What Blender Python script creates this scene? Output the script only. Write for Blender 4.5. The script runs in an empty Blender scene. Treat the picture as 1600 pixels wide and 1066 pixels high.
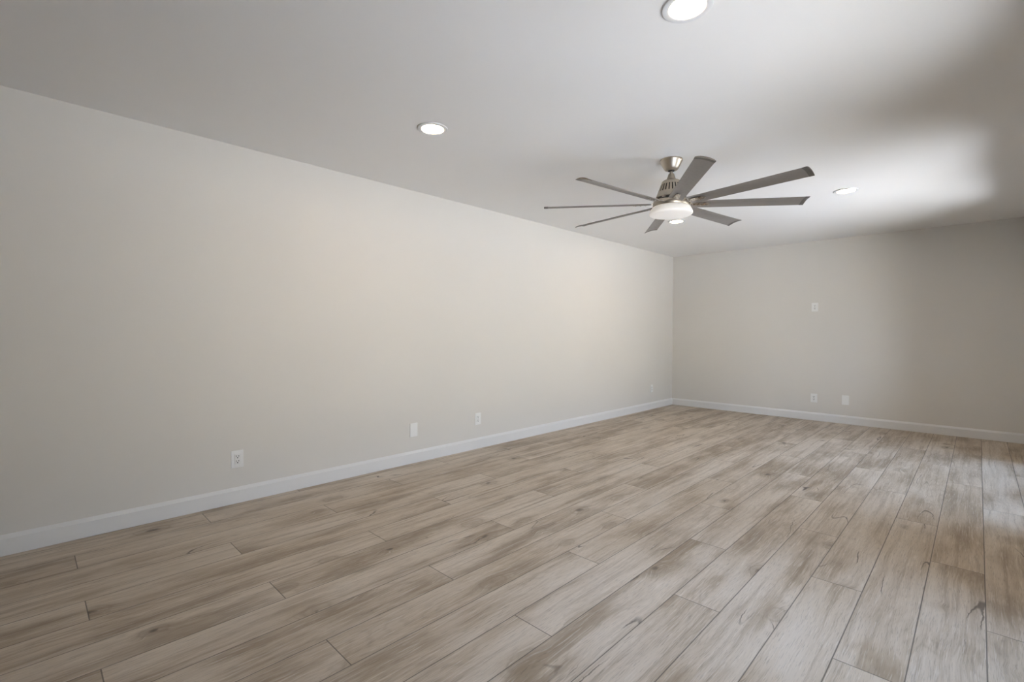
import bpy, bmesh, math
from mathutils import Vector, Matrix

S = bpy.context.scene
COL = S.collection
R = math.radians

# ------------------------------------------------------------------ camera
F_PX, YAW, PITCH, ROLL = 746.13, 0.77351, -0.015897, 0.003578
CAM = Vector((3.6278, -7.5198, 1.1693))
fw = Vector((-math.sin(YAW) * math.cos(PITCH), math.cos(YAW) * math.cos(PITCH), math.sin(PITCH)))
rt = Vector((math.cos(YAW), math.sin(YAW), 0.0))
up = rt.cross(fw)
r2 = rt * math.cos(ROLL) + up * math.sin(ROLL)
u2 = -rt * math.sin(ROLL) + up * math.cos(ROLL)
cd = bpy.data.cameras.new('camera')
cd.sensor_fit = 'HORIZONTAL'
cd.sensor_width = 36.0
cd.lens = F_PX / 1600 * 36.0
cd.clip_start = 0.02
cam = bpy.data.objects.new('camera', cd)
m = Matrix((r2, u2, -fw)).transposed().to_4x4()
m.translation = CAM
cam.matrix_world = m
COL.objects.link(cam)
S.camera = cam

# ------------------------------------------------------------------ view, sky, sun
S.view_settings.view_transform = 'Standard'
S.view_settings.look = 'None'
S.view_settings.gamma = 1.0
S.view_settings.use_curve_mapping = False
S.view_settings.exposure = 0.0
SKY_STRENGTH = 0.58
SUN_STRENGTH = 33.0
SUN_ELEV = 60.9
ADDED_WALL = (10.3, 1.6, 0.42)      # unseen wall added to shape the daylight: distance along x, height, reflectance
ZENITH_GAIN = 9.0
GROUND_R = 0.80
LAMP_EMIT = 108.0
BOWL_EMIT = 0.30

w = bpy.data.worlds.new('sky')
S.world = w
w.use_nodes = True
nt = w.node_tree
nt.nodes.clear()
sky = nt.nodes.new('ShaderNodeTexSky')
sky.sky_type = 'NISHITA'
sky.sun_disc = False
sky.sun_elevation = R(SUN_ELEV)
sky.sun_rotation = R(-90)
bg = nt.nodes.new('ShaderNodeBackground')
bg.inputs['Strength'].default_value = SKY_STRENGTH
out = nt.nodes.new('ShaderNodeOutputWorld')
# sky gain rises overhead, added to brighten the floor by the doors
tco = nt.nodes.new('ShaderNodeTexCoord')
sxyz = nt.nodes.new('ShaderNodeSeparateXYZ')
nt.links.new(tco.outputs['Generated'], sxyz.inputs[0])
mr = nt.nodes.new('ShaderNodeMapRange')
for i_, v_ in enumerate((0.18, 0.88, 0.62, ZENITH_GAIN)):
    mr.inputs[i_ + 1].default_value = v_
nt.links.new(sxyz.outputs[2], mr.inputs[0])
vm = nt.nodes.new('ShaderNodeVectorMath')
vm.operation = 'SCALE'
nt.links.new(sky.outputs[0], vm.inputs[0])
nt.links.new(mr.outputs[0], vm.inputs['Scale'])
vt = nt.nodes.new('ShaderNodeVectorMath')        # warm tint on the sky light, added as white balance
vt.operation = 'MULTIPLY'
vt.inputs[1].default_value = (1.06, 1.0, 0.92)
nt.links.new(vm.outputs[0], vt.inputs[0])
nt.links.new(vt.outputs[0], bg.inputs[0])
nt.links.new(bg.outputs[0], out.inputs[0])

sl = bpy.data.lights.new('sun', 'SUN')
sl.energy = SUN_STRENGTH
sl.angle = R(0.6)
sl.color = (1.0, 0.89, 0.70)
sun = bpy.data.objects.new('sun', sl)
sun.location = (-6, -4, 12)
sun.rotation_euler = Vector((-math.cos(R(SUN_ELEV)), 0.0, math.sin(R(SUN_ELEV)))).to_track_quat('Z', 'Y').to_euler()
COL.objects.link(sun)

# room numbers (metres): left wall x=0, far wall y=0, floor z=0
W, BACK, H = 4.03, -11.5, 2.44
WT, WTR = 0.12, 0.14
DOORS = ((-3.45, -1.15), (-6.42, -4.63))
HEAD = 2.107
for (y0, y1) in DOORS:                       # portals only guide the sampling of the sky through the doorways
    al = bpy.data.lights.new('sky_portal', 'AREA')
    al.shape = 'RECTANGLE'
    al.size, al.size_y = HEAD, y1 - y0
    al.cycles.is_portal = True
    ao = bpy.data.objects.new('sky_portal', al)
    ao.location = (W + WTR + 0.01, (y0 + y1) / 2, HEAD / 2)
    ao.rotation_euler = (0, R(90), 0)
    COL.objects.link(ao)


# ------------------------------------------------------------------ node helpers
def new_mat(name):
    mt = bpy.data.materials.new(name)
    mt.use_nodes = True
    return mt, mt.node_tree, mt.node_tree.nodes['Principled BSDF']


class NB:
    """tiny builder for maths in a node tree"""
    def __init__(s, t):
        s.t = t

    def n(s, kind, **kw):
        q = s.t.nodes.new(kind)
        for a, b in kw.items():
            setattr(q, a, b)
        return q

    def put(s, sock, v):
        if isinstance(v, bpy.types.NodeSocket):
            s.t.links.new(v, sock)
        else:
            sock.default_value = v

    def m(s, op, a, b=0.0, c=0.0, clamp=False):
        q = s.n('ShaderNodeMath', operation=op, use_clamp=clamp)
        s.put(q.inputs[0], a)
        s.put(q.inputs[1], b)
        s.put(q.inputs[2], c)
        return q.outputs[0]

    def vec(s, x, y, z):
        q = s.n('ShaderNodeCombineXYZ')
        for i, v in enumerate((x, y, z)):
            s.put(q.inputs[i], v)
        return q.outputs[0]

    def noise(s, v, scale=1.0, detail=4.0, rough=0.5, dist=0.0):
        q = s.n('ShaderNodeTexNoise')
        s.put(q.inputs['Vector'], v)
        q.inputs['Scale'].default_value = scale
        q.inputs['Detail'].default_value = detail
        q.inputs['Roughness'].default_value = rough
        q.inputs['Distortion'].default_value = dist
        return q.outputs[0]

    def ramp(s, v, lo, hi, a=0.0, b=1.0):
        q = s.n('ShaderNodeMapRange')
        q.interpolation_type = 'SMOOTHSTEP'
        s.put(q.inputs[0], v)
        for i, k in enumerate((lo, hi, a, b)):
            s.put(q.inputs[i + 1], k)
        return q.outputs[0]

    def mix(s, f, a, b):
        q = s.n('ShaderNodeMix', data_type='RGBA')
        s.put(q.inputs[0], f)
        s.put(q.inputs[6], a)
        s.put(q.inputs[7], b)
        return q.outputs[2]


def paint(name, col, rough=0.6, bump=0.0, bscale=180.0, spec=0.3):
    mt, t, p = new_mat(name)
    b = NB(t)
    tc = b.n('ShaderNodeTexCoord').outputs['Object']
    v = b.noise(tc, 0.9, 3, 0.5)
    k = b.ramp(v, 0.3, 0.7, 0.985, 1.0)
    hs = b.n('ShaderNodeHueSaturation')
    hs.inputs['Color'].default_value = (*col, 1)
    t.links.new(k, hs.inputs['Value'])
    t.links.new(hs.outputs[0], p.inputs['Base Color'])
    p.inputs['Roughness'].default_value = rough
    p.inputs['Specular IOR Level'].default_value = spec
    if bump:
        nz = b.noise(tc, bscale, 3, 0.6)
        bp = b.n('ShaderNodeBump')
        bp.inputs['Strength'].default_value = bump
        bp.inputs['Distance'].default_value = 0.002
        t.links.new(nz, bp.inputs['Height'])
        t.links.new(bp.outputs[0], p.inputs['Normal'])
    return mt


def plain(name, col, rough=0.4, metal=0.0, spec=0.5):
    mt, t, p = new_mat(name)
    b = NB(t)
    tc = b.n('ShaderNodeTexCoord').outputs['Object']
    v = b.ramp(b.noise(tc, 40.0, 2, 0.5), 0.3, 0.7, rough * 0.92, min(1.0, rough * 1.08))
    t.links.new(v, p.inputs['Roughness'])
    p.inputs['Base Color'].default_value = (*col, 1)
    p.inputs['Metallic'].default_value = metal
    p.inputs['Specular IOR Level'].default_value = spec
    return mt


def brushed(name, col, rough=0.32, metal=1.0):
    """brushed nickel: fine streaks round the axis"""
    mt, t, p = new_mat(name)
    b = NB(t)
    tc = b.n('ShaderNodeTexCoord').outputs['Object']
    sp = b.n('ShaderNodeSeparateXYZ')
    t.links.new(tc, sp.inputs[0])
    v = b.noise(b.vec(b.m('MULTIPLY', sp.outputs[0], 6.0), b.m('MULTIPLY', sp.outputs[1], 6.0),
                      b.m('MULTIPLY', sp.outputs[2], 420.0)), 1.0, 2, 0.6)
    t.links.new(b.ramp(v, 0.3, 0.7, rough * 0.8, rough * 1.25), p.inputs['Roughness'])
    p.inputs['Base Color'].default_value = (*col, 1)
    p.inputs['Metallic'].default_value = metal
    return mt


def glow(name, col, strength, face=(0.80, 0.785, 0.76)):
    mt, t, p = new_mat(name)
    p.inputs['Base Color'].default_value = (*face, 1)
    p.inputs['Roughness'].default_value = 0.4
    p.inputs['Emission Color'].default_value = (*col, 1)
    p.inputs['Emission Strength'].default_value = strength
    return mt


def floor_material(fk=1.0):
    mt, t, p = new_mat('vinyl_plank_oak')
    b = NB(t)
    tc = b.n('ShaderNodeTexCoord').outputs['Object']
    sp = b.n('ShaderNodeSeparateXYZ')
    t.links.new(tc, sp.inputs[0])
    x, y = sp.outputs[0], sp.outputs[1]
    # plank rows 0.2 m wide, 1.855 m long, each row shifted by a third of a plank
    u = b.m('DIVIDE', b.m('SUBTRACT', x, 0.066), 0.2)
    k = b.m('FLOOR', u)
    fu = b.m('SUBTRACT', u, k)
    v = b.m('DIVIDE', b.m('ADD', b.m('ADD', y, 4.25), b.m('MULTIPLY', b.m('SUBTRACT', k, 2.0), 0.61833)), 1.855)
    j = b.m('FLOOR', v)
    fv = b.m('SUBTRACT', v, j)
    wn = b.n('ShaderNodeTexWhiteNoise', noise_dimensions='2D')
    t.links.new(b.vec(k, j, 0.0), wn.inputs['Vector'])
    idv = wn.outputs['Value']
    sc = b.n('ShaderNodeSeparateColor')
    t.links.new(wn.outputs['Color'], sc.inputs[0])
    id2, id3 = sc.outputs[1], sc.outputs[2]
    off = b.m('MULTIPLY', idv, 61.0)
    off2 = b.m('MULTIPLY', id2, 47.0)
    # warp that makes the grain wander, and swirls round the knots
    ns = b.noise(b.vec(b.m('MULTIPLY', x, 4.0), b.m('MULTIPLY', y, 2.0), off), 1.0, 2, 0.5)
    wx = b.m('MULTIPLY', b.m('SUBTRACT', ns, 0.5), 0.035)
    wob = b.m('MULTIPLY', b.m('SUBTRACT', b.noise(b.vec(b.m('MULTIPLY', x, 26.0), b.m('MULTIPLY', y, 22.0), off2), 1.0, 3, 0.6), 0.5), 0.035)
    vo = b.n('ShaderNodeTexVoronoi', feature='F1')
    t.links.new(b.vec(b.m('ADD', b.m('MULTIPLY', b.m('ADD', x, wob), 5.2), off), b.m('MULTIPLY', b.m('ADD', y, wob), 2.9), off2), vo.inputs['Vector'])
    vo.inputs['Scale'].default_value = 1.0
    vo.inputs['Randomness'].default_value = 0.85
    vc = b.n('ShaderNodeSeparateColor')
    t.links.new(vo.outputs['Color'], vc.inputs[0])
    gate = b.ramp(vc.outputs[0], 0.60, 0.62)
    kd = vo.outputs['Distance']
    size = b.m('ADD', 0.45, b.m('MULTIPLY', vc.outputs[1], 0.75))
    kd = b.m('DIVIDE', kd, size)
    knot = b.m('MULTIPLY', b.ramp(kd, 0.035, 0.125, 1.0, 0.0), gate)
    halo = b.m('MULTIPLY', b.ramp(kd, 0.05, 0.44, 1.0, 0.0), gate)
    gx = b.m('ADD', b.m('ADD', b.m('ADD', x, wx), off), b.m('MULTIPLY', halo, 0.028))
    # broad light / brown drift along the board
    fig = b.noise(b.vec(b.m('MULTIPLY', gx, 8.0), b.m('MULTIPLY', y, 1.15), off2), 1.0, 3, 0.5, 0.3)
    cloud = b.noise(b.vec(b.m('MULTIPLY', x, 3.6), b.m('MULTIPLY', y, 1.7), off2), 1.0, 3, 0.55, 0.2)
    # streaks, bleached brush marks and fine pores
    streak = b.noise(b.vec(b.m('MULTIPLY', gx, 40.0), b.m('MULTIPLY', y, 1.15), off), 1.0, 6, 0.62, 0.15)
    brush = b.noise(b.vec(b.m('MULTIPLY', gx, 170.0), b.m('MULTIPLY', y, 7.0), off2), 1.0, 3, 0.6, 0.3)
    pore = b.noise(b.vec(b.m('MULTIPLY', gx, 420.0), b.m('MULTIPLY', y, 17.0), off), 1.0, 2, 0.5)
    # cathedral grain lines, only in patches
    fld = b.noise(b.vec(b.m('MULTIPLY', gx, 6.5), b.m('MULTIPLY', y, 0.9), off), 1.0, 1.0, 0.4, 0.1)
    fld = b.m('ADD', fld, b.m('MULTIPLY', halo, 0.16))
    ring = b.m('PINGPONG', b.m('MULTIPLY', fld, 46.0), 1.0)
    ring = b.m('MULTIPLY', b.ramp(ring, 0.45, 1.0), b.ramp(cloud, 0.45, 0.62))
    kring = b.m('MULTIPLY', b.m('MULTIPLY', b.ramp(b.m('PINGPONG', b.m('MULTIPLY', kd, 13.0), 1.0), 0.5, 1.0), halo), 0.55)
    # cracks: thin dark lines that follow the grain
    ck = b.noise(b.vec(b.m('MULTIPLY', b.m('ADD', gx, b.m('MULTIPLY', wob, 0.5)), 6.0), b.m('MULTIPLY', y, 0.75), off), 1.0, 1.0, 0.5, 0.0)
    ck = b.ramp(b.m('ABSOLUTE', b.m('SUBTRACT', ck, 0.49)), 0.0012, 0.006, 1.0, 0.0)
    ckg = b.ramp(b.noise(b.vec(b.m('MULTIPLY', x, 4.0), b.m('MULTIPLY', y, 2.6), off2), 1.0, 2, 0.55), 0.55, 0.63)
    crack = b.m('MULTIPLY', ck, ckg)

    light, mid, dark, deep = (.620, .530, .425, 1), (.475, .378, .270, 1), (.255, .185, .117, 1), (.078, .056, .037, 1)
    light, mid, dark, deep = (tuple(q * fk for q in c_[:3]) + (1,) for c_ in (light, mid, dark, deep))
    tone = b.m('ADD', b.m('MULTIPLY', b.ramp(fig, 0.30, 0.70), 0.62), b.m('MULTIPLY', b.ramp(cloud, 0.33, 0.68), 0.50))
    tone = b.m('ADD', tone, b.m('MULTIPLY', b.m('SUBTRACT', idv, 0.55), 0.40), clamp=True)
    c = b.mix(tone, light, mid)
    c = b.mix(b.m('MULTIPLY', b.ramp(b.m('ADD', b.m('MULTIPLY', fig, 0.6), b.m('ADD', b.m('MULTIPLY', cloud, 0.5), b.m('MULTIPLY', id3, 0.10))), 0.56, 0.80), 0.80), c, dark)
    c = b.mix(b.m('MULTIPLY', halo, 0.62), c, dark)
    c = b.mix(b.m('MULTIPLY', b.ramp(streak, 0.48, 0.72), 0.52), c, dark)
    c = b.mix(b.m('MULTIPLY', b.ramp(streak, 0.47, 0.27), 0.30), c, tuple(q * fk for q in (.72, .65, .56)) + (1,))
    c = b.mix(b.m('MULTIPLY', ring, 0.24), c, dark)
    c = b.mix(b.m('MULTIPLY', b.ramp(brush, 0.52, 0.72), 0.45), c, tuple(q * fk for q in (.74, .67, .58)) + (1,))
    c = b.mix(kring, c, dark)
    c = b.mix(b.m('MULTIPLY', b.ramp(pore, 0.54, 0.70), 0.34), c, deep)
    c = b.mix(b.m('MULTIPLY', crack, 0.80), c, deep)
    c = b.mix(b.m('MULTIPLY', knot, 0.85), c, deep)
    # seams
    dx = b.m('MULTIPLY', b.m('MINIMUM', fu, b.m('SUBTRACT', 1.0, fu)), 0.2)
    dy = b.m('MULTIPLY', b.m('MINIMUM', fv, b.m('SUBTRACT', 1.0, fv)), 1.855)
    d = b.m('MINIMUM', dx, dy)
    seam = b.ramp(d, 0.0010, 0.0030, 1.0, 0.0)
    c = b.mix(b.m('MULTIPLY', seam, 0.78), c, (.050, .038, .028, 1))
    t.links.new(c, p.inputs['Base Color'])
    rg = b.m('ADD', 0.40, b.m('MULTIPLY', b.ramp(streak, 0.35, 0.7), 0.12))
    t.links.new(rg, p.inputs['Roughness'])
    p.inputs['Specular IOR Level'].default_value = 0.7
    hgt = b.m('SUBTRACT', b.m('MULTIPLY', streak, 0.25), b.m('ADD', b.m('MULTIPLY', b.ramp(d, 0.0, 0.004, 1.0, 0.0), 1.2), b.m('MULTIPLY', crack, 0.5)))
    bp = b.n('ShaderNodeBump')
    bp.inputs['Strength'].default_value = 0.35
    bp.inputs['Distance'].default_value = 0.0012
    t.links.new(hgt, bp.inputs['Height'])
    t.links.new(bp.outputs[0], p.inputs['Normal'])
    return mt


def glass_material():
    mt = bpy.data.materials.new('clear_glass')
    mt.use_nodes = True
    t = mt.node_tree
    t.nodes.clear()
    o = t.nodes.new('ShaderNodeOutputMaterial')
    mx = t.nodes.new('ShaderNodeMixShader')
    fr = t.nodes.new('ShaderNodeFresnel')
    fr.inputs['IOR'].default_value = 1.25
    tr = t.nodes.new('ShaderNodeBsdfTransparent')
    tr.inputs[0].default_value = (0.96, 0.98, 0.97, 1)
    gl = t.nodes.new('ShaderNodeBsdfGlossy')
    gl.inputs['Roughness'].default_value = 0.0
    t.links.new(fr.outputs[0], mx.inputs[0])
    t.links.new(tr.outputs[0], mx.inputs[1])
    t.links.new(gl.outputs[0], mx.inputs[2])
    t.links.new(mx.outputs[0], o.inputs[0])
    return mt


M_WALL = paint('greige_wall_paint', (.77, .745, .70), 0.65, 0.05)
M_CEIL = paint('ceiling_paint', (.875, .86, .835), 0.8, 0.05)
M_TRIM = paint('white_semigloss', (.83, .825, .815), 0.33, spec=0.45)
FLOOR_K = 0.97
M_FLOOR = floor_material(FLOOR_K)
M_PLATE = plain('white_plastic', (.90, .90, .885), 0.35)
M_SLOT = plain('socket_black', (.02, .02, .02), 0.6)
M_NICKEL = brushed('brushed_nickel', (.47, .42, .35), 0.36)
M_BLADE = plain('satin_nickel_blade', (.275, .255, .235), 0.42, 0.35)
M_TIP = plain('blade_tip_grey', (.15, .138, .125), 0.45, 0.35)
M_DARK = plain('dark_parts_and_shade', (.03, .028, .025), 0.7)  # dark ball colour; also paints shade into the vent slots and hub gap
M_STEEL = plain('bracket_steel', (.42, .38, .33), 0.28, 1.0)
M_LENS = glow('downlight_lens', (1.0, .75, .48), LAMP_EMIT)
M_BOWL = glow('opal_glass', (1.0, .93, .84), BOWL_EMIT)
M_GLASS = glass_material()
M_ALU = plain('white_aluminium', (.80, .80, .80), 0.4)
M_ADDED_WALL = paint('added_wall_render', tuple(ADDED_WALL[2] * k for k in (1.0, 0.96, 0.90)), 0.85, 0.1, 40.0)
M_PALE_YARD = paint('pale_bounce_ground', (.54, .52, .47), 0.95, 0.3, 60.0)
M_PATIO = paint('pale_concrete', tuple(GROUND_R * k for k in (1.0, 0.985, 0.96)), 0.85, 0.1, 40.0)


# ------------------------------------------------------------------ mesh helpers
def link(name, bm, mats, parent=None, smooth=False, loc=None):
    me = bpy.data.meshes.new(name)
    bmesh.ops.recalc_face_normals(bm, faces=bm.faces)
    bm.to_mesh(me)
    bm.free()
    for q in (mats if isinstance(mats, (list, tuple)) else [mats]):
        me.materials.append(q)
    if smooth:
        for f in me.polygons:
            f.use_smooth = True
        try:
            me.set_sharp_from_angle(angle=R(38))
        except Exception:
            pass
    o = bpy.data.objects.new(name, me)
    COL.objects.link(o)
    if parent is not None:
        o.parent = parent
    if loc is not None:
        o.location = loc
    return o


def tag(o, label, cat, kind=None, group=None):
    o['label'] = label
    o['category'] = cat
    if kind:
        o['kind'] = kind
    if group:
        o['group'] = group
    return o


def empty(name, loc, rot=(0, 0, 0)):
    o = bpy.data.objects.new(name, None)
    o.empty_display_size = 0.1
    o.location = loc
    o.rotation_euler = rot
    COL.objects.link(o)
    return o


def box(bm, a, b, bev=0.0, mat=0):
    g = bmesh.ops.create_cube(bm, size=1.0)
    vs = g['verts']
    c = [(a[i] + b[i]) / 2 for i in range(3)]
    s = [abs(b[i] - a[i]) for i in range(3)]
    for q in vs:
        q.co = Vector((q.co[i] * s[i] + c[i] for i in range(3)))
    fs = {f for q in vs for f in q.link_faces}
    for f in fs:
        f.material_index = mat
    if bev:
        es = list({e for q in vs for e in q.link_edges})
        bmesh.ops.bevel(bm, geom=es, offset=bev, segments=2, affect='EDGES', profile=0.6)


def lathe(bm, prof, n=64, closed_top=False, mat=0):
    """prof: list of (r, z); returns rows of faces"""
    rings = []
    for (r, z) in prof:
        if r < 1e-6:
            rings.append([bm.verts.new((0, 0, z))])
        else:
            rings.append([bm.verts.new((r * math.cos(2 * math.pi * i / n), r * math.sin(2 * math.pi * i / n), z)) for i in range(n)])
    rows = []
    for a, b in zip(rings, rings[1:]):
        row = []
        for i in range(n):
            i2 = (i + 1) % n
            if len(a) == 1 and len(b) == 1:
                continue
            if len(a) == 1:
                f = bm.faces.new((a[0], b[i2], b[i]))
            elif len(b) == 1:
                f = bm.faces.new((a[i], a[i2], b[0]))
            else:
                f = bm.faces.new((a[i], a[i2], b[i2], b[i]))
            f.material_index = mat
            row.append(f)
        rows.append(row)
    return rows


def extrude_profile(bm, prof, axis, a, b, flip=1.0, place=0.0):
    """prof: (depth from wall, z). axis 'y' runs along y at x=place+flip*depth, axis 'x' along x at y=place+flip*depth"""
    ends = []
    for s in (a, b):
        if axis == 'y':
            ends.append([bm.verts.new((place + flip * d, s, z)) for d, z in prof])
        else:
            ends.append([bm.verts.new((s, place + flip * d, z)) for d, z in prof])
    n = len(prof)
    for i in range(n):
        bm.faces.new((ends[0][i], ends[0][(i + 1) % n], ends[1][(i + 1) % n], ends[1][i]))
    bm.faces.new(ends[0])
    bm.faces.new(list(reversed(ends[1])))


# ------------------------------------------------------------------ room shell
bm = bmesh.new()
box(bm, (0, BACK, -0.12), (W, 0, 0))
tag(link('floor', bm, M_FLOOR), 'grey-brown wood plank floor running the length of the room', 'floor', 'structure')
bm = bmesh.new()
box(bm, (-WT, BACK - WT, H), (W + WTR, WT, 2.92))
tag(link('ceiling', bm, M_CEIL), 'flat white ceiling with recessed lights and a fan', 'ceiling', 'structure')
bm = bmesh.new()
box(bm, (-WT, BACK - WT, -0.12), (0, WT, H))
tag(link('wall_left', bm, M_WALL), 'long bare pale greige wall on the left', 'wall', 'structure')
bm = bmesh.new()
box(bm, (0, 0, -0.12), (W, WT, H))
tag(link('wall_far', bm, M_WALL), 'bare beige end wall across the far end of the room', 'wall', 'structure')
bm = bmesh.new()
box(bm, (0, BACK - WT, -0.12), (W, BACK, H))
tag(link('wall_back', bm, M_WALL), 'plain greige wall behind the camera', 'wall', 'structure')
# right wall with two doorways
bm = bmesh.new()
ys = [BACK - WT, DOORS[1][0], DOORS[1][1], DOORS[0][0], DOORS[0][1], WT]
zs = [-0.12, 0.0, HEAD, H]
for i in range(5):
    for k in range(3):
        if i in (1, 3) and k == 1:
            continue
        box(bm, (W, ys[i], zs[k]), (W + WTR, ys[i + 1], zs[k + 1]))
bmesh.ops.remove_doubles(bm, verts=bm.verts, dist=1e-5)
seen = {}
for f in bm.faces:
    seen.setdefault(tuple(round(c, 4) for c in f.calc_center_median()), []).append(f)
bmesh.ops.delete(bm, geom=[f for fs in seen.values() if len(fs) > 1 for f in fs], context='FACES_ONLY')
tag(link('wall_right', bm, M_WALL), 'greige wall on the right with two wide glass doorways', 'wall', 'structure')

# baseboards: flat board with a small rounded top
BP = [(0.0, 0.0), (0.014, 0.0), (0.0155, 0.0015), (0.0155, 0.0885), (0.0128, 0.0905), (0.0120, 0.0925), (0.0030, 0.1075), (0.0015, 0.1085), (0.0, 0.1085)]
bm = bmesh.new()
extrude_profile(bm, BP, 'y', BACK, 0.0, 1, 0.0)
tag(link('baseboard_left', bm, M_TRIM), 'white baseboard along the long left wall', 'baseboard', 'structure')
bm = bmesh.new()
extrude_profile(bm, BP, 'x', 0.0155, W - 0.0155, -1, 0.0)
tag(link('baseboard_far', bm, M_TRIM), 'white baseboard along the far end wall', 'baseboard', 'structure')
bm = bmesh.new()
for a, b_ in ((BACK, DOORS[1][0] - 0.02), (DOORS[1][1] + 0.02, DOORS[0][0] - 0.02), (DOORS[0][1] + 0.02, 0.0)):
    extrude_profile(bm, BP, 'y', a, b_, -1, W)
tag(link('baseboard_right', bm, M_TRIM), 'white baseboard pieces between the glass doors on the right', 'baseboard', 'structure')
bm = bmesh.new()
extrude_profile(bm, BP, 'x', 0.0155, W - 0.0155, 1, BACK)
tag(link('baseboard_back', bm, M_TRIM), 'white baseboard along the wall behind the camera', 'baseboard', 'structure')

# sliding glass doors in the right wall (beyond the frame of the photo, they bring in the daylight)
for i, (y0, y1) in enumerate(DOORS):
    r = empty('door_%d' % (i + 1), (W + WTR / 2, (y0 + y1) / 2, 0))
    tag(r, ('white sliding glass door nearer the far wall', 'white sliding glass door nearer the camera')[i], 'door', 'structure')
    hw = (y1 - y0) / 2
    bm = bmesh.new()
    t_ = 0.045
    box(bm, (-0.05, -hw, 0.0), (0.05, -hw + t_, HEAD), 0.002)
    box(bm, (-0.05, hw - t_, 0.0), (0.05, hw, HEAD), 0.002)
    box(bm, (-0.05, -hw + t_, HEAD - t_), (0.05, hw - t_, HEAD), 0.002)
    box(bm, (-0.05, -hw + t_, 0.0), (0.05, hw - t_, 0.03), 0.002)
    link('door_frame', bm, M_ALU, r)
    for s, ox in ((-1, -0.022), (1, 0.022)):
        a0, a1 = (-hw + t_, 0.035) if s < 0 else (-0.035, hw - t_)
        bm = bmesh.new()
        st = 0.06
        box(bm, (ox - 0.016, a0, 0.03), (ox + 0.016, a0 + st, HEAD - t_), 0.002)
        box(bm, (ox - 0.016, a1 - st, 0.03), (ox + 0.016, a1, HEAD - t_), 0.002)
        box(bm, (ox - 0.016, a0 + st, 0.03), (ox + 0.016, a1 - st, 0.10), 0.002)
        box(bm, (ox - 0.016, a0 + st, HEAD - t_ - st), (ox + 0.016, a1 - st, HEAD - t_), 0.002)
        sash = link('sash', bm, M_ALU, r)
        bm = bmesh.new()
        vs = [bm.verts.new((ox, yy, zz)) for yy, zz in ((a0 + st, 0.10), (a1 - st, 0.10), (a1 - st, HEAD - t_ - st), (a0 + st, HEAD - t_ - st))]
        bm.faces.new(vs)
        link('pane', bm, M_GLASS, sash)

bm = bmesh.new()
box(bm, (-30, -40, -0.30), (6.9, 40, -0.125))  # patio cut to a pale strip to sharpen the bounced patch on the ceiling
tag(link('patio', bm, M_PATIO), 'pale concrete patio outside the glass doors', 'patio', 'structure')
bm = bmesh.new()
box(bm, (6.9, -40, -0.30), (60, 40, -0.13))  # unseen yard, toned pale to bounce sun onto wall and ceiling
tag(link('ground', bm, M_PALE_YARD), 'unseen yard beyond the patio, toned pale to bounce sunlight indoors', 'ground', 'structure')

bm = bmesh.new()
box(bm, (ADDED_WALL[0], -20, -0.125), (ADDED_WALL[0] + 0.2, 14, ADDED_WALL[1]))  # unseen wall, added to block low sky and bounce sun indoors
tag(link('wall_added', bm, M_ADDED_WALL), 'unseen pale wall facing the glass doors, added to block low sky and bounce sun', 'wall', 'structure')


# ------------------------------------------------------------------ recessed ceiling lights
def downlight(x, y, label):
    r = empty('recessed_light', (x, y, H))
    tag(r, label, 'ceiling light', group='recessed lights in the ceiling')
    return r


proto = None
LIGHTS = (
    (1.185, -5.731, 'round recessed light alone in the ceiling left of the fan'),
    (2.803, -5.709, 'round recessed light cut off by the top edge of the photo'),
    (2.775, -2.433, 'round recessed light right of the fan blades, nearest the bright ceiling patch'),
    (1.174, -2.359, 'round recessed light just below the fan bowl, nearest the far corner'),
)
for (x, y, lab) in LIGHTS:
    r = downlight(x, y, lab)
    if proto is None:
        bm = bmesh.new()
        lathe(bm, [(0.094, 0.0), (0.0945, -0.003), (0.0930, -0.0060), (0.090, -0.0072), (0.074, -0.0072), (0.0690, -0.0060), (0.0645, 0.0)], 64)
        a = link('trim_ring', bm, M_TRIM, r, True)
        bm = bmesh.new()
        lathe(bm, [(0.0, -0.0030), (0.035, -0.0029), (0.058, -0.0026), (0.0660, -0.0022)], 64)
        b_ = link('lens', bm, M_LENS, r, True)
        b_['label'] = 'glowing white lens'
        proto = (a, b_)
    else:
        for q in proto:
            c = q.copy()
            c.parent = r
            COL.objects.link(c)


# ------------------------------------------------------------------ ceiling fan
FX, FY = 2.007, -4.202
fan = empty('ceiling_fan', (FX, FY, H))
tag(fan, 'brushed nickel ceiling fan with eight long blades and a lit bowl', 'ceiling fan')
z = lambda v: v - H
bm = bmesh.new()
lathe(bm, [(0.0, 0.0), (0.0785, 0.0), (0.0795, -0.003), (0.079, -0.012), (0.075, -0.018), (0.062, -0.046), (0.052, -0.064), (0.044, -0.074), (0.036, -0.078), (0.022, -0.079), (0.0, -0.079)], 72)
canopy = link('canopy', bm, M_NICKEL, fan, True)
bm = bmesh.new()
lathe(bm, [(0.0, -0.074), (0.024, -0.0785), (0.021, -0.083), (0.012, -0.086), (0.0, -0.0865)], 40)
link('hanger_ball', bm, M_DARK, canopy, True)
bm = bmesh.new()
lathe(bm, [(0.0, -0.086), (0.0105, -0.086), (0.0105, -0.135), (0.0, -0.135)], 32)
link('downrod', bm, M_NICKEL, fan, True)
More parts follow.
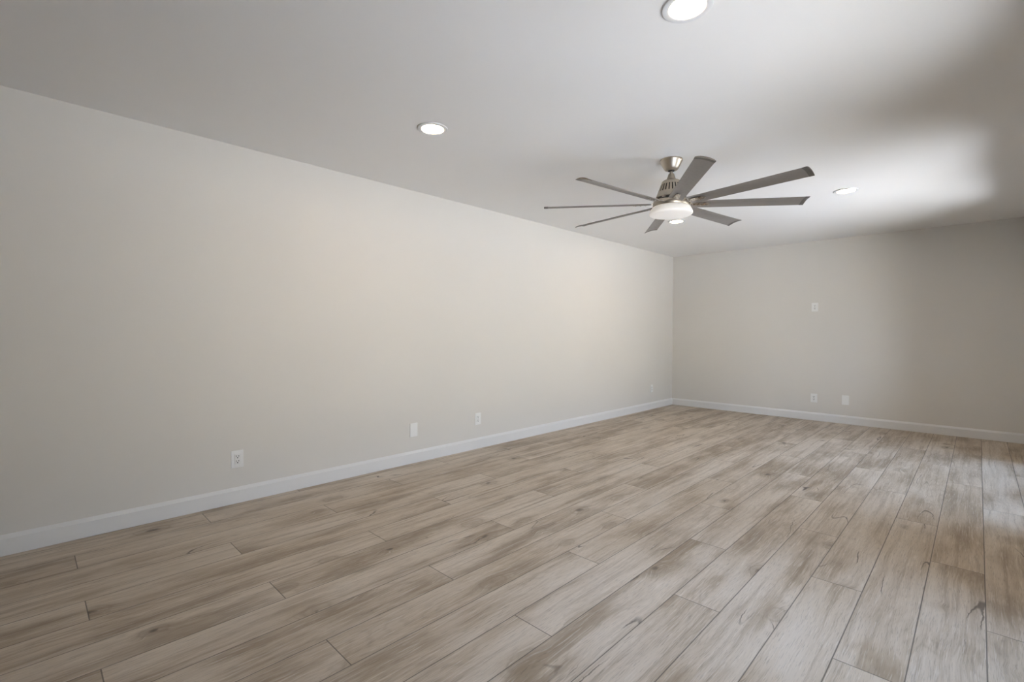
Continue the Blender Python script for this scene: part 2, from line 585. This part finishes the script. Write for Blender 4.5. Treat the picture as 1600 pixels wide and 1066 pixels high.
# motor housing: narrow coupling cone on a slotted flared drum
bm = bmesh.new()
prof = [(0.0, z(2.338)), (0.018, z(2.338)), (0.021, z(2.335)), (0.024, z(2.322)), (0.033, z(2.298)), (0.040, z(2.292)), (0.055, z(2.288)), (0.0635, z(2.282)),
        (0.0670, z(2.274)), (0.0735, z(2.257)), (0.0930, z(2.205)), (0.1055, z(2.171)), (0.107, z(2.164)), (0.104, z(2.160)), (0.060, z(2.158)), (0.0, z(2.158))]
rows = lathe(bm, prof, 72)
slots = [f for i, f in enumerate(rows[9]) if i % 3 == 0]
bmesh.ops.recalc_face_normals(bm, faces=bm.faces)
res = bmesh.ops.inset_individual(bm, faces=slots, thickness=0.0005, depth=0.0)
for f in res['faces']:
    f.material_index = 1  # slot rims and faces coloured black for the shade inside
for f in slots:
    f.normal_update()
    nrm = f.normal.copy()
    f.material_index = 1
    for q in f.verts:
        q.co -= nrm * 0.008
housing = link('motor_housing', bm, [M_NICKEL, M_DARK], fan, True)
# rotor hub between housing and light, coloured dark for the shadow gap
bm = bmesh.new()
lathe(bm, [(0.0, z(2.158)), (0.090, z(2.158)), (0.090, z(2.152)), (0.110, z(2.150)), (0.112, z(2.140)), (0.0, z(2.140))], 64)
link('rotor_hub', bm, M_DARK, fan, True)['label'] = 'hub coloured dark for the shade in the gap'
bm = bmesh.new()
lathe(bm, [(0.0, z(2.140)), (0.122, z(2.140)), (0.127, z(2.137)), (0.128, z(2.132)), (0.128, z(2.102)), (0.126, z(2.098)), (0.120, z(2.097)), (0.0, z(2.097))], 72)
link('light_collar', bm, M_NICKEL, fan, True)
bm = bmesh.new()
lathe(bm, [(0.0, z(2.096)), (0.126, z(2.096)), (0.131, z(2.094)), (0.138, z(2.086)), (0.146, z(2.070)), (0.1515, z(2.056)), (0.1525, z(2.050)), (0.150, z(2.044)),
           (0.142, z(2.039)), (0.120, z(2.034)), (0.070, z(2.031)), (0.0, z(2.030))], 72)
bowl = link('light_bowl', bm, M_BOWL, fan, True)
bowl['label'] = 'lit white opal bowl'

# blades
TIPR, ROOTR, PITCHB, ZB = 0.925, 0.145, R(14), z(2.118)


def blade_bm(r0, r1, c0, c1, nr, th, camber, bow=0.0):
    """board along +X from r0 to r1, chord along Y, cambered section"""
    b = bmesh.new()
    nc = 8
    top, bot = [], []
    for i in range(nr + 1):
        s = i / nr
        ch = c0 + (c1 - c0) * s
        rt_, rb = [], []
        for j in range(nc + 1):
            q = -1 + 2 * j / nc
            x_ = r0 + (r1 - r0) * s + bow * s * (1 - q * q)
            zz = camber * (1 - q * q) - camber * 0.5
            e = th * (0.35 + 0.65 * (1 - q ** 4))
            rt_.append(b.verts.new((x_, q * ch / 2, zz + e / 2)))
            rb.append(b.verts.new((x_, q * ch / 2, zz - e / 2)))
        top.append(rt_)
        bot.append(rb)
    for i in range(nr):
        for j in range(nc):
            b.faces.new((top[i][j], top[i + 1][j], top[i + 1][j + 1], top[i][j + 1]))
            b.faces.new((bot[i][j], bot[i][j + 1], bot[i + 1][j + 1], bot[i + 1][j]))
        b.faces.new((top[i][0], bot[i][0], bot[i + 1][0], top[i + 1][0]))
        b.faces.new((top[i][nc], top[i + 1][nc], bot[i + 1][nc], bot[i][nc]))
    for j in range(nc):
        b.faces.new((top[0][j], top[0][j + 1], bot[0][j + 1], bot[0][j]))
        b.faces.new((top[nr][j], bot[nr][j], bot[nr][j + 1], top[nr][j + 1]))
    return b


def bracket_bm():
    """steel arm that runs from the hub out under the blade, with screws and a round knuckle"""
    b = bmesh.new()
    st = [(0.050, 0.020, 0.030), (0.085, 0.022, 0.027), (0.115, 0.026, 0.014), (0.140, 0.034, 0.004), (0.170, 0.036, -0.0045), (0.225, 0.034, -0.0055), (0.262, 0.026, -0.0055), (0.270, 0.014, -0.0055)]
    rings = []
    for r_, w_, h_ in st:
        tw = min(1.0, max(0.0, (0.150 - r_) / 0.06)) * -PITCHB      # level at the hub, pitched at the blade
        ring = []
        for yy, zz in ((-w_ / 2, -0.0022), (w_ / 2, -0.0022), (w_ / 2, 0.0022), (-w_ / 2, 0.0022)):
            ring.append(b.verts.new((r_, yy * math.cos(tw) - zz * math.sin(tw), h_ + yy * math.sin(tw) + zz * math.cos(tw))))
        rings.append(ring)
    for a, c in zip(rings, rings[1:]):
        for i in range(4):
            b.faces.new((a[i], a[(i + 1) % 4], c[(i + 1) % 4], c[i]))
    b.faces.new(rings[0])
    b.faces.new(list(reversed(rings[-1])))
    for r_, yy in ((0.180, 0.0), (0.215, 0.010), (0.215, -0.010), (0.250, 0.0)):
        g = bmesh.ops.create_cone(b, cap_ends=True, segments=12, radius1=0.004, radius2=0.003, depth=0.003)
        for q in g['verts']:
            q.co = Vector((q.co.x + r_, q.co.y + yy, -0.0078 - q.co.z))
    # knuckle: upright disc facing along the arm
    g = bmesh.ops.create_cone(b, cap_ends=True, segments=24, radius1=0.017, radius2=0.017, depth=0.010)
    for q in g['verts']:
        q.co = Vector((q.co.z + 0.100, q.co.x, q.co.y + 0.040))
    return b


protos = None
for i in range(8):
    ang = R(37 + 45 * i)
    Mx = Matrix.Rotation(ang, 4, 'Z') @ Matrix.Translation((0, 0, ZB)) @ Matrix.Rotation(-PITCHB, 4, 'X')
    if protos is None:
        bl = link('blade', blade_bm(ROOTR, TIPR - 0.028, 0.098, 0.112, 12, 0.006, 0.009), M_BLADE, fan, True)
        br = link('blade_bracket', bracket_bm(), M_STEEL, bl, True)
        br['label'] = 'steel blade arm'
        tp = link('tip_cap', blade_bm(TIPR - 0.0279, TIPR, 0.1135, 0.1145, 2, 0.0085, 0.009, 0.0), M_TIP, bl, True)
        tp['label'] = 'darker tip cap'
        protos = (bl, br, tp)
    else:
        bl = protos[0].copy()
        bl.parent = fan
        COL.objects.link(bl)
        for q in protos[1:]:
            c = q.copy()
            c.parent = bl
            COL.objects.link(c)
    bl.matrix_local = Mx


# ------------------------------------------------------------------ outlets and blank plates (built facing +Y in local space, z up)
def plate_bm(wd, ht, hole=None):
    b = bmesh.new()
    if hole is None:
        box(b, (-wd / 2, 0, -ht / 2), (wd / 2, 0.0065, ht / 2), 0.0022)
    else:
        hw, hh = hole
        for a, c in (((-wd / 2, -ht / 2), (-hw, ht / 2)), ((hw, -ht / 2), (wd / 2, ht / 2)), ((-hw, hh), (hw, ht / 2)), ((-hw, -ht / 2), (hw, -hh))):
            box(b, (a[0], 0, a[1]), (c[0], 0.0065, c[1]), 0.0)
        bmesh.ops.remove_doubles(b, verts=b.verts, dist=1e-5)
        sn = {}
        for f in b.faces:
            sn.setdefault(tuple(round(q, 5) for q in f.calc_center_median()), []).append(f)
        es = [e for e in b.edges if all(abs(q.co.y - 0.0065) < 1e-6 for q in e.verts) and
              (all(abs(abs(q.co.x) - wd / 2) < 1e-6 for q in e.verts) or all(abs(abs(q.co.z) - ht / 2) < 1e-6 for q in e.verts))]
        for q in b.verts:
            if q.co.y > 0.006 and (abs(abs(q.co.x) - wd / 2) < 1e-6 or abs(abs(q.co.z) - ht / 2) < 1e-6):
                q.co.y = 0.0045
    return b


def receptacle_bm():
    b = bmesh.new()
    box(b, (-0.0160, 0.0, -0.0330), (0.0160, 0.0082, 0.0330), 0.0012)
    return b


def holes_bm():
    b = bmesh.new()
    for cz in (0.0175, -0.0160):
        box(b, (-0.0086, 0.0078, cz - 0.0010), (-0.0050, 0.0085, cz + 0.0085))
        box(b, (0.0050, 0.0078, cz), (0.0083, 0.0085, cz + 0.0080))
        g = bmesh.ops.create_cone(b, cap_ends=True, segments=14, radius1=0.0039, radius2=0.0039, depth=0.0008)
        for q in g['verts']:
            q.co = Vector((q.co.x, 0.0081 + q.co.z, cz - 0.0080 + q.co.y))
    return b


ROT_L = (0, 0, R(-90))      # on the left wall, facing +x
ROT_F = (0, 0, R(180))      # on the far wall, facing -y
OUTLETS = (
    ((0, -6.500, 0.301), ROT_L, 'white outlet on the left wall, the largest, nearest the camera'),
    ((0, -4.300, 0.301), ROT_L, 'white outlet on the left wall just beyond the blank plate'),
    ((0, -0.693, 0.320), ROT_L, 'small white outlet on the left wall beside the far corner'),
    ((2.034, 0, 1.541), ROT_F, 'white outlet mounted high in the middle of the far wall'),
    ((2.037, 0, 0.305), ROT_F, 'white outlet low on the far wall, directly below the high one'),
)
protos = None
for loc, rot, lab in OUTLETS:
    r = empty('wall_outlet', loc, rot)
    tag(r, lab, 'outlet', group='white outlets on the walls')
    if protos is None:
        pl = link('cover_plate', plate_bm(0.076, 0.117, (0.0172, 0.0342)), M_PLATE, r)
        rc = link('receptacle', receptacle_bm(), M_PLATE, r)
        ho = link('socket_holes', holes_bm(), M_SLOT, rc)
        ho['label'] = 'dark socket holes'
        protos = (pl, rc, ho)
    else:
        a = protos[0].copy()
        a.parent = r
        COL.objects.link(a)
        a = protos[1].copy()
        a.parent = r
        COL.objects.link(a)
        c = protos[2].copy()
        c.parent = a
        COL.objects.link(c)
pm = None
for loc, rot, lab in (((0, -5.070, 0.298), ROT_L, 'blank white wall plate between two outlets on the left wall'),
                      ((2.393, 0, 0.310), ROT_F, 'blank white wall plate right of the low outlet on the far wall')):
    if pm is None:
        o = link('blank_wall_plate', plate_bm(0.078, 0.122), M_PLATE)
        pm = o
    else:
        o = pm.copy()
        COL.objects.link(o)
    o.location = loc
    o.rotation_euler = rot
    tag(o, lab, 'wall plate', group='blank plates on the walls')
